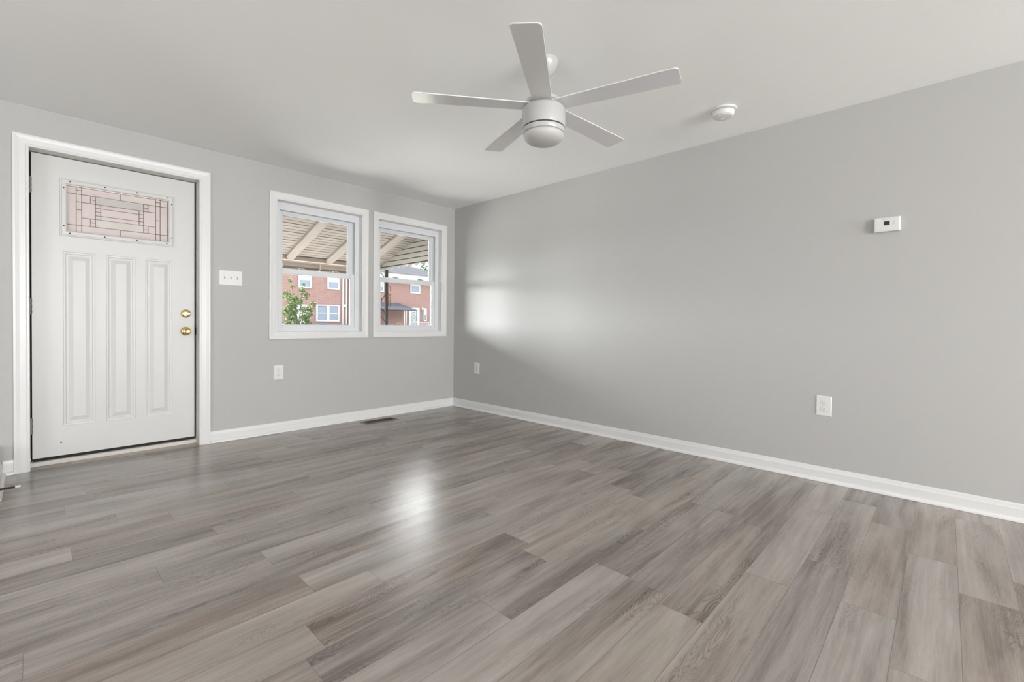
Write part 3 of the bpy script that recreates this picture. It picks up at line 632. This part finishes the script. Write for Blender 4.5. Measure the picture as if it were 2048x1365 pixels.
for x in [-0.680-0.535*k for k in range(10)]:
    bm = BM(); box(bm, x-0.013, x+0.013, 2.262, 2.276, 1.775, 1.905); box(bm, x-0.013, x+0.013, 2.262, 2.40, 1.775, 1.788)
    obj('strap', bm, valance_m, aw)
# side curtain of horizontal slats with a scalloped lower edge
SXP = 0.262
bm = BM(); zb_ = 1.905; k = 0
while True:
    z0 = zb_+k*0.0745; z1 = z0+0.0745
    ymax = min(2.30, (C0-0.01-z0)/SL)
    if ymax < 0.3: break
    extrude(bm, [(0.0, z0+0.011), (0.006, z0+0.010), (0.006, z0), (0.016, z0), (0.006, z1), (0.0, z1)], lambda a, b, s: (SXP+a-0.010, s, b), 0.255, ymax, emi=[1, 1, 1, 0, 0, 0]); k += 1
nsc = 12; per = (2.30-0.255)/nsc
for i in range(nsc):
    n = 10; lo = [(0.255+per*(i+t/n), 1.905-0.006-0.034*math.sin(math.pi*t/n)) for t in range(n+1)]
    extrude(bm, lo+[(lo[-1][0], 1.907), (lo[0][0], 1.907)], lambda a, b, s: (SXP+s, a, b), -0.002, 0.004)
obj('side_curtain', bm, [side_m, gapshade_m], aw, label='ivory side panel with scalloped edge')

ip = thing('iron_post', 'dark wrought iron porch post with scrolls at the awning corner', 'post', (0.366, 2.2, -0.12))
bm = BM(); box(bm, 0.345, 0.389, 2.178, 2.222, -0.12, 1.885); obj('upright', bm, iron_m, ip, bevel=0.004)
bm = BM(); box(bm, 0.045, 0.075, 2.187, 2.217, -0.12, 1.885); obj('upright', bm, iron_m, ip, bevel=0.004)
def scroll(z, hgt, flip):
    pts = []
    for k in range(41):
        t = k/40; a = math.pi*(2.1*t-0.2)
        r = 0.055+0.075*t
        pts.append((0.215+flip*(0.12-r*math.cos(a)*1.1)*(1 if t > 0.5 else 0.9)-flip*0.03, 2.2, z+hgt*(t-0.5)+0.05*math.sin(a)))
    return pts
def arc(cx, cz, r, a0, a1, n=24, sq=1.0):
    return [(cx+r*math.cos(a0+(a1-a0)*k/n), 2.2, cz+sq*r*math.sin(a0+(a1-a0)*k/n)) for k in range(n+1)]
SC = [arc(0.215, 1.66, 0.135, 0.0, 1.9, sq=1.3), arc(0.215, 1.52, 0.13, -0.2, -2.4, sq=1.1), arc(0.235, 1.385, 0.05, -2.0, 3.2), arc(0.215, 1.12, 0.135, 0.1, 2.2, sq=1.1), arc(0.20, 0.98, 0.15, 0.3, 2.4, sq=1.0),
      arc(0.215, 0.62, 0.135, 0.0, 2.8, sq=1.3), arc(0.215, 0.30, 0.135, 0.0, 2.8, sq=1.3)]
for p_ in SC: obj('scroll', tube(BM(), p_, 0.0065, 8), iron_m, ip, smooth=True)

wc = thing('wind_chime', 'rusty wind chime of discs and dark tubes hanging beside the iron post', 'wind chime', (0.288, 2.0, 2.0))
obj('cord', tube(BM(), [(0.288, 2.0, 2.0), (0.288, 2.0, 1.26)], 0.002, 6), iron_m, wc)
for z in (1.470, 1.415, 1.360):
    obj('disc', lathe(BM(), [(0, -0.006), (0.010, -0.005), (0.020, -0.001), (0.021, 0.001), (0.010, 0.005), (0, 0.006)], (0.288, 2.0, z), 20, 'y'), rust_m, wc, smooth=True)
for z0, z1, dx in ((1.525, 1.600, 0.036), (1.425, 1.480, 0.036), (1.350, 1.405, 0.036), (1.285, 1.335, 0.036), (1.295, 1.325, 0.0)):
    obj('chime_tube', lathe(BM(), [(0.0055, z0-z1), (0.0055, 0)], (0.288+dx, 2.0, z1), 12), iron_m, wc, smooth=True)
obj('hanger', tube(BM(), [(0.288, 2.0, 1.60), (0.308, 2.0, 1.61), (0.324, 2.0, 1.60)], 0.003, 6), iron_m, wc)
obj('tube_cord', tube(BM(), [(0.324, 2.0, 1.60), (0.324, 2.0, 1.285)], 0.0012, 6), iron_m, wc)

# ------------------------------------------------------------------ across the street
def leaf_cloud(clusters, size, density, seed, squash=1.0):
    rnd = random.Random(seed); bm = BM()
    for c, r in clusters:
        for _ in range(int(density*r**2)):
            d = Vector((rnd.gauss(0, 1), rnd.gauss(0, 1), rnd.gauss(0, 1))).normalized()*r*(rnd.random()**0.45)
            p = Vector(c)+Vector((d.x, d.y, d.z*squash)); s = size*rnd.uniform(0.6, 1.3)
            a = Vector((rnd.uniform(-1, 1), rnd.uniform(-1, 1), rnd.uniform(-0.5, 0.5))).normalized(); b = a.orthogonal().normalized(); b.rotate(Matrix.Rotation(rnd.uniform(0, 6.28), 3, a))
            n = a.cross(b)*0.12*s
            bm.faces.new([bm.verts.new(q) for q in (p-a*s, p-b*s*0.45+n, p+a*s, p+b*s*0.45+n)])
    return bm
TX0, TZ0, TY = 1.05, 2.345, 9.0      # leafy sapling in the front yard
CL = [(300, 300, 45), (320, 420, 42), (270, 580, 92), (540, 360, 38), (545, 480, 72), (590, 590, 80), (330, 700, 130), (480, 700, 85), (210, 900, 100), (330, 880, 140), (300, 1050, 125),
      (560, 1000, 110), (560, 860, 85), (640, 1060, 80), (600, 1140, 90), (740, 740, 66), (700, 850, 70), (755, 950, 50), (420, 1250, 200), (600, 1300, 150), (250, 1250, 150), (420, 1450, 220)]
K = 1/690.0
cl = [((TX0+(px_-80)*K, TY+random.uniform(-0.15, 0.15), TZ0-(pz-190)*K), r*K) for px_, pz, r in CL]
tt = thing('sapling', 'leafy green young tree in front of the brick house, seen through the first window', 'tree', (1.62, TY, -0.7))
obj('foliage', leaf_cloud(cl, 0.040, 5600, 3), leaf_m, tt)
bm = BM(); tube(bm, [(1.62, TY, -0.7), (1.61, TY, 0.3), (1.58, TY, 1.0), (1.50, TY, 1.6), (1.40, TY, 2.15)], [0.035, 0.03, 0.022, 0.013, 0.005])
for q in ((1.85, 1.6), (2.0, 1.45), (1.3, 1.5), (1.72, 1.95), (1.25, 1.2)): tube(bm, [(1.59, TY, 0.8), ((1.59+q[0])/2+0.02, TY, (0.8+q[1])/2+0.1), (q[0], TY, q[1])], [0.015, 0.010, 0.004], 6)
obj('trunk', bm, bark_m, tt, smooth=True)

YF = 36.0
def house_window(parent, x0, x1, z0, z1, split=0.5, blind=False):
    w = obj('window', ring(BM(), x0, x1, z0, z1, 0.13, 0.13, 0.13, 0.10, YF-0.10, YF+0.06), housewhite_m, parent)
    zm = z0+(z1-z0)*split
    obj('meeting_rail', box(BM(), x0+0.13, x1-0.13, YF-0.06, YF+0.05, zm-0.035, zm+0.035), housewhite_m, w)
    obj('pane', box(BM(), x0+0.12, x1-0.12, YF-0.03, YF+0.03, z0+0.1, zm-0.03), housepane_m, w)
    obj('pane', box(BM(), x0+0.12, x1-0.12, YF-0.03, YF+0.03, zm+0.03, z1-0.08), blind_m if blind else housepane_m, w)
    return w
h1 = thing('row_house', 'brick row house with white windows behind the leafy tree, seen through the first window', 'house', (12, 38, -0.7), group='brick houses across the street')
def brick_shell(parent, x0, x1, z1, ops):
    b = slab_with_holes(sorted({x0, x1, *[v for o in ops for v in o[:2]]}), sorted({-0.7, z1, *[v for o in ops for v in o[2:]]}), ops, YF, YF+0.3)
    box(b, x0, x1, YF+0.35, YF+8, -0.7, z1)
    return obj('brick_wall', b, brick_m, parent)
op = [(12.04, 13.14, 3.98, 5.10), (14.57, 15.69, 4.0, 5.10), (13.575, 15.70, 1.06, 2.56), (11.92, 12.80, -0.3, 2.52)]
brick_shell(h1, 4.0, 16.55, 6.6, op)
house_window(h1, *op[0], 0.62, True); house_window(h1, *op[1], 0.62, True)
house_window(h1, 13.575, 14.635, 1.06, 2.56); house_window(h1, 14.64, 15.70, 1.06, 2.56)
d1 = obj('front_door', ring(BM(), *op[3], 0.14, 0.14, 0.05, 0.14, YF-0.08, YF+0.06), housewhite_m, h1)
obj('door_leaf', box(BM(), 12.05, 12.67, YF-0.02, YF+0.04, -0.25, 2.40), housewhite_m, d1)
obj('downspout', tube(BM(), [(16.02, YF-0.09, -0.5), (16.02, YF-0.09, 6.4)], 0.062, 10), housewhite_m, h1, smooth=True)
obj('downspout', tube(BM(), [(16.36, YF-0.09, -0.5), (16.36, YF-0.09, 6.4)], 0.062, 10), housewhite_m, h1, smooth=True)
obj('meter_box', box(BM(), 16.06, 16.30, YF-0.16, YF, 2.42, 2.66), housewhite_m, h1, bevel=0.02)
bm = BM(); extrude(bm, [(YF-0.4, 6.6), (YF+8.2, 6.6), (YF+4, 8.4)], lambda a, b, s: (s, a, b), 3.8, 16.7); obj('roof', bm, shingle_m, h1)

h2 = thing('row_house', 'brick house with a grey hipped roof and small porch, seen through the second window', 'house', (21.5, 38, -0.7), group='brick houses across the street')
op2 = [(23.34, 24.56, 4.10, 5.15), (23.175, 24.49, -0.2, 2.605), (25.02, 25.42, 1.21, 2.59), (19.1, 20.28, 4.03, 5.1)]
brick_shell(h2, 16.62, 26.1, 5.4, op2)
house_window(h2, *op2[0], 0.80, True); house_window(h2, *op2[3], 0.5, True)
w3 = obj('window', ring(BM(), 25.02, 25.42, 1.21, 2.59, 0.09, 0.05, 0.13, 0.10, YF-0.10, YF+0.06), housewhite_m, h2)
obj('pane', box(BM(), 25.10, 25.38, YF-0.03, YF+0.03, 1.30, 1.88), housepane_m, w3); obj('blind', box(BM(), 25.10, 25.38, YF-0.03, YF+0.03, 1.88, 2.52), blind_m, w3)
sd = obj('storm_door', ring(BM(), *op2[1], 0.30, 0.30, 0.05, 0.22, YF-0.10, YF+0.06), housewhite_m, h2, label='white storm door with square ornaments')
obj('glass_panel', box(BM(), 23.45, 24.21, YF-0.03, YF+0.03, -0.1, 2.40), housepane_m, sd)
for zc in (1.98, 1.32):
    bm = BM(); ring(bm, 23.52, 24.02, zc-0.27, zc+0.27, 0.07, 0.07, 0.07, 0.07, YF-0.09, YF-0.05); ring(bm, 23.66, 23.88, zc-0.12, zc+0.12, 0.08, 0.08, 0.08, 0.08, YF-0.09, YF-0.05)
    obj('square_ornament', bm, housewhite_m, sd)
obj('push_bar', box(BM(), 23.47, 24.20, YF-0.09, YF-0.05, 1.12, 1.20), housewhite_m, sd)
obj('porch_light', lathe(BM(), [(0.04, 0.16), (0.11, 0.10), (0.11, -0.10), (0.05, -0.16)], (24.80, YF-0.16, 2.52), 14), housewhite_m, h2, smooth=True)
bm = BM(); box(bm, 17.2, 26.1, YF-0.55, YF+8.5, 5.28, 5.98); obj('fascia', bm, housewhite_m, h2)
bm = BM(); v = [bm.verts.new(p) for p in ((17.0, YF-0.7, 5.98), (28.2, YF-0.7, 5.98), (28.2, YF+8.7, 5.98), (17.0, YF+8.7, 5.98), (17.6, YF+4, 7.55), (25.78, YF+4, 7.55))]
for f in ((0, 1, 5, 4), (1, 2, 5), (2, 3, 4, 5), (3, 0, 4), (0, 3, 2, 1)): bm.faces.new([v[i] for i in f])
obj('roof', bm, shingle_m, h2, label='grey hipped shingle roof')
# little porch roof with white posts
bm = BM(); v = [bm.verts.new(p) for p in ((18.6, YF-1.9, 2.32), (22.95, YF-1.9, 2.32), (22.95, YF, 2.32), (18.6, YF, 2.32), (18.6, YF, 3.02), (22.0, YF, 3.02), (18.6, YF-1.9, 2.25), (22.95, YF-1.9, 2.25), (22.95, YF, 2.25), (18.6, YF, 2.25))]
for f in ((0, 1, 5, 4), (1, 2, 5), (3, 0, 4), (0, 6, 7, 1), (1, 7, 8, 2), (6, 9, 8, 7), (3, 9, 6, 0)): bm.faces.new([v[i] for i in f])
obj('porch_roof', bm, porchroof_m, h2)
for x in (21.55, 21.75):
    obj('porch_post', box(BM(), x-0.045, x+0.045, YF-1.78, YF-1.69, -0.1, 2.25), housewhite_m, h2)
obj('porch_slab', box(BM(), 18.6, 25.2, YF-2.0, YF, -0.7, 0.10), concrete_m, h2)
rl = thing('porch_railing', 'white scrolled metal railing in front of the porch across the street', 'railing', (23.0, YF-2.08, 0.10))
bm = BM(); box(bm, 21.9, 24.2, YF-2.10, YF-2.06, 1.06, 1.11); box(bm, 21.9, 24.2, YF-2.10, YF-2.06, 0.25, 0.29); [box(bm, x-0.03, x+0.03, YF-2.11, YF-2.05, -0.7, 1.14) for x in (21.9, 24.2)]; obj('rails', bm, housewhite_m, rl)
for k in range(16):
    x = 21.95+k*0.148; obj('baluster', tube(BM(), [(x+0.03*math.sin(t*6.28/8*1.0), YF-2.08, 0.10+t*0.12) for t in range(9)], 0.018, 6), housewhite_m, rl)
pt = thing('planter', 'dark planter with yellow flowers on the porch across the street', 'planter', (20.35, YF-2.7, -0.7))
obj('pot', lathe(BM(), [(0, -0.7), (0.24, -0.7), (0.36, 0.76), (0.32, 0.78), (0, 0.78)], (20.35, YF-2.7, 0), 20), planter_m, pt, smooth=True)
obj('flowers', leaf_cloud([((20.28, YF-2.7, 0.90), 0.22), ((20.5, YF-2.7, 0.86), 0.16)], 0.06, 1500, 5), [flower_m], pt)
bn = thing('recycling_bin', 'blue bin in front of the brick house below its double window', 'bin', (13.8, YF-0.9, -0.7))
obj('tub', extrude(BM(), [(-0.24, -0.7), (0.24, -0.7), (0.29, 0.80), (-0.29, 0.80)], lambda a, b, s: (13.78+a, s, b), YF-1.2, YF-0.7), blue_m, bn, bevel=0.02)
obj('lid', box(BM(), 13.47, 14.09, YF-1.24, YF-0.66, 0.80, 0.88), blue_m, bn, bevel=0.02)
for k, (x, r, lab) in enumerate([(14.62, 0.19, 'low dark shrub right beside the blue bin'), (15.28, 0.21, 'low dark shrub below the double window, farther from the blue bin'), (16.02, 0.20, 'low dark shrub at the foot of the white downspouts')]):
    sh = tag(obj('shrub', leaf_cloud([((x, YF-0.8, 0.62), r*1.2), ((x, YF-0.8, 0.25), r*1.4), ((x, YF-0.8, -0.15), r*1.4), ((x, YF-0.8, -0.5), r*1.2)], 0.06, 1800, 20+k), pine_m), lab, 'shrub', 'shrubs in front of the brick house')
dt = thing('distant_tree', 'blue-green tree beyond the grey hipped roof', 'tree', (43.2, 60, -0.7))
obj('foliage', leaf_cloud([((42.6, 60, 10.0), 1.4), ((43.6, 60, 9.4), 1.4), ((43.2, 60, 8), 1.9), ((43.0, 60, 6.0), 2.2)], 0.25, 160, 9), pine_m, dt)
obj('trunk', tube(BM(), [(43.2, 60, -0.7), (43.2, 60, 8.5)], [0.25, 0.1]), bark_m, dt)
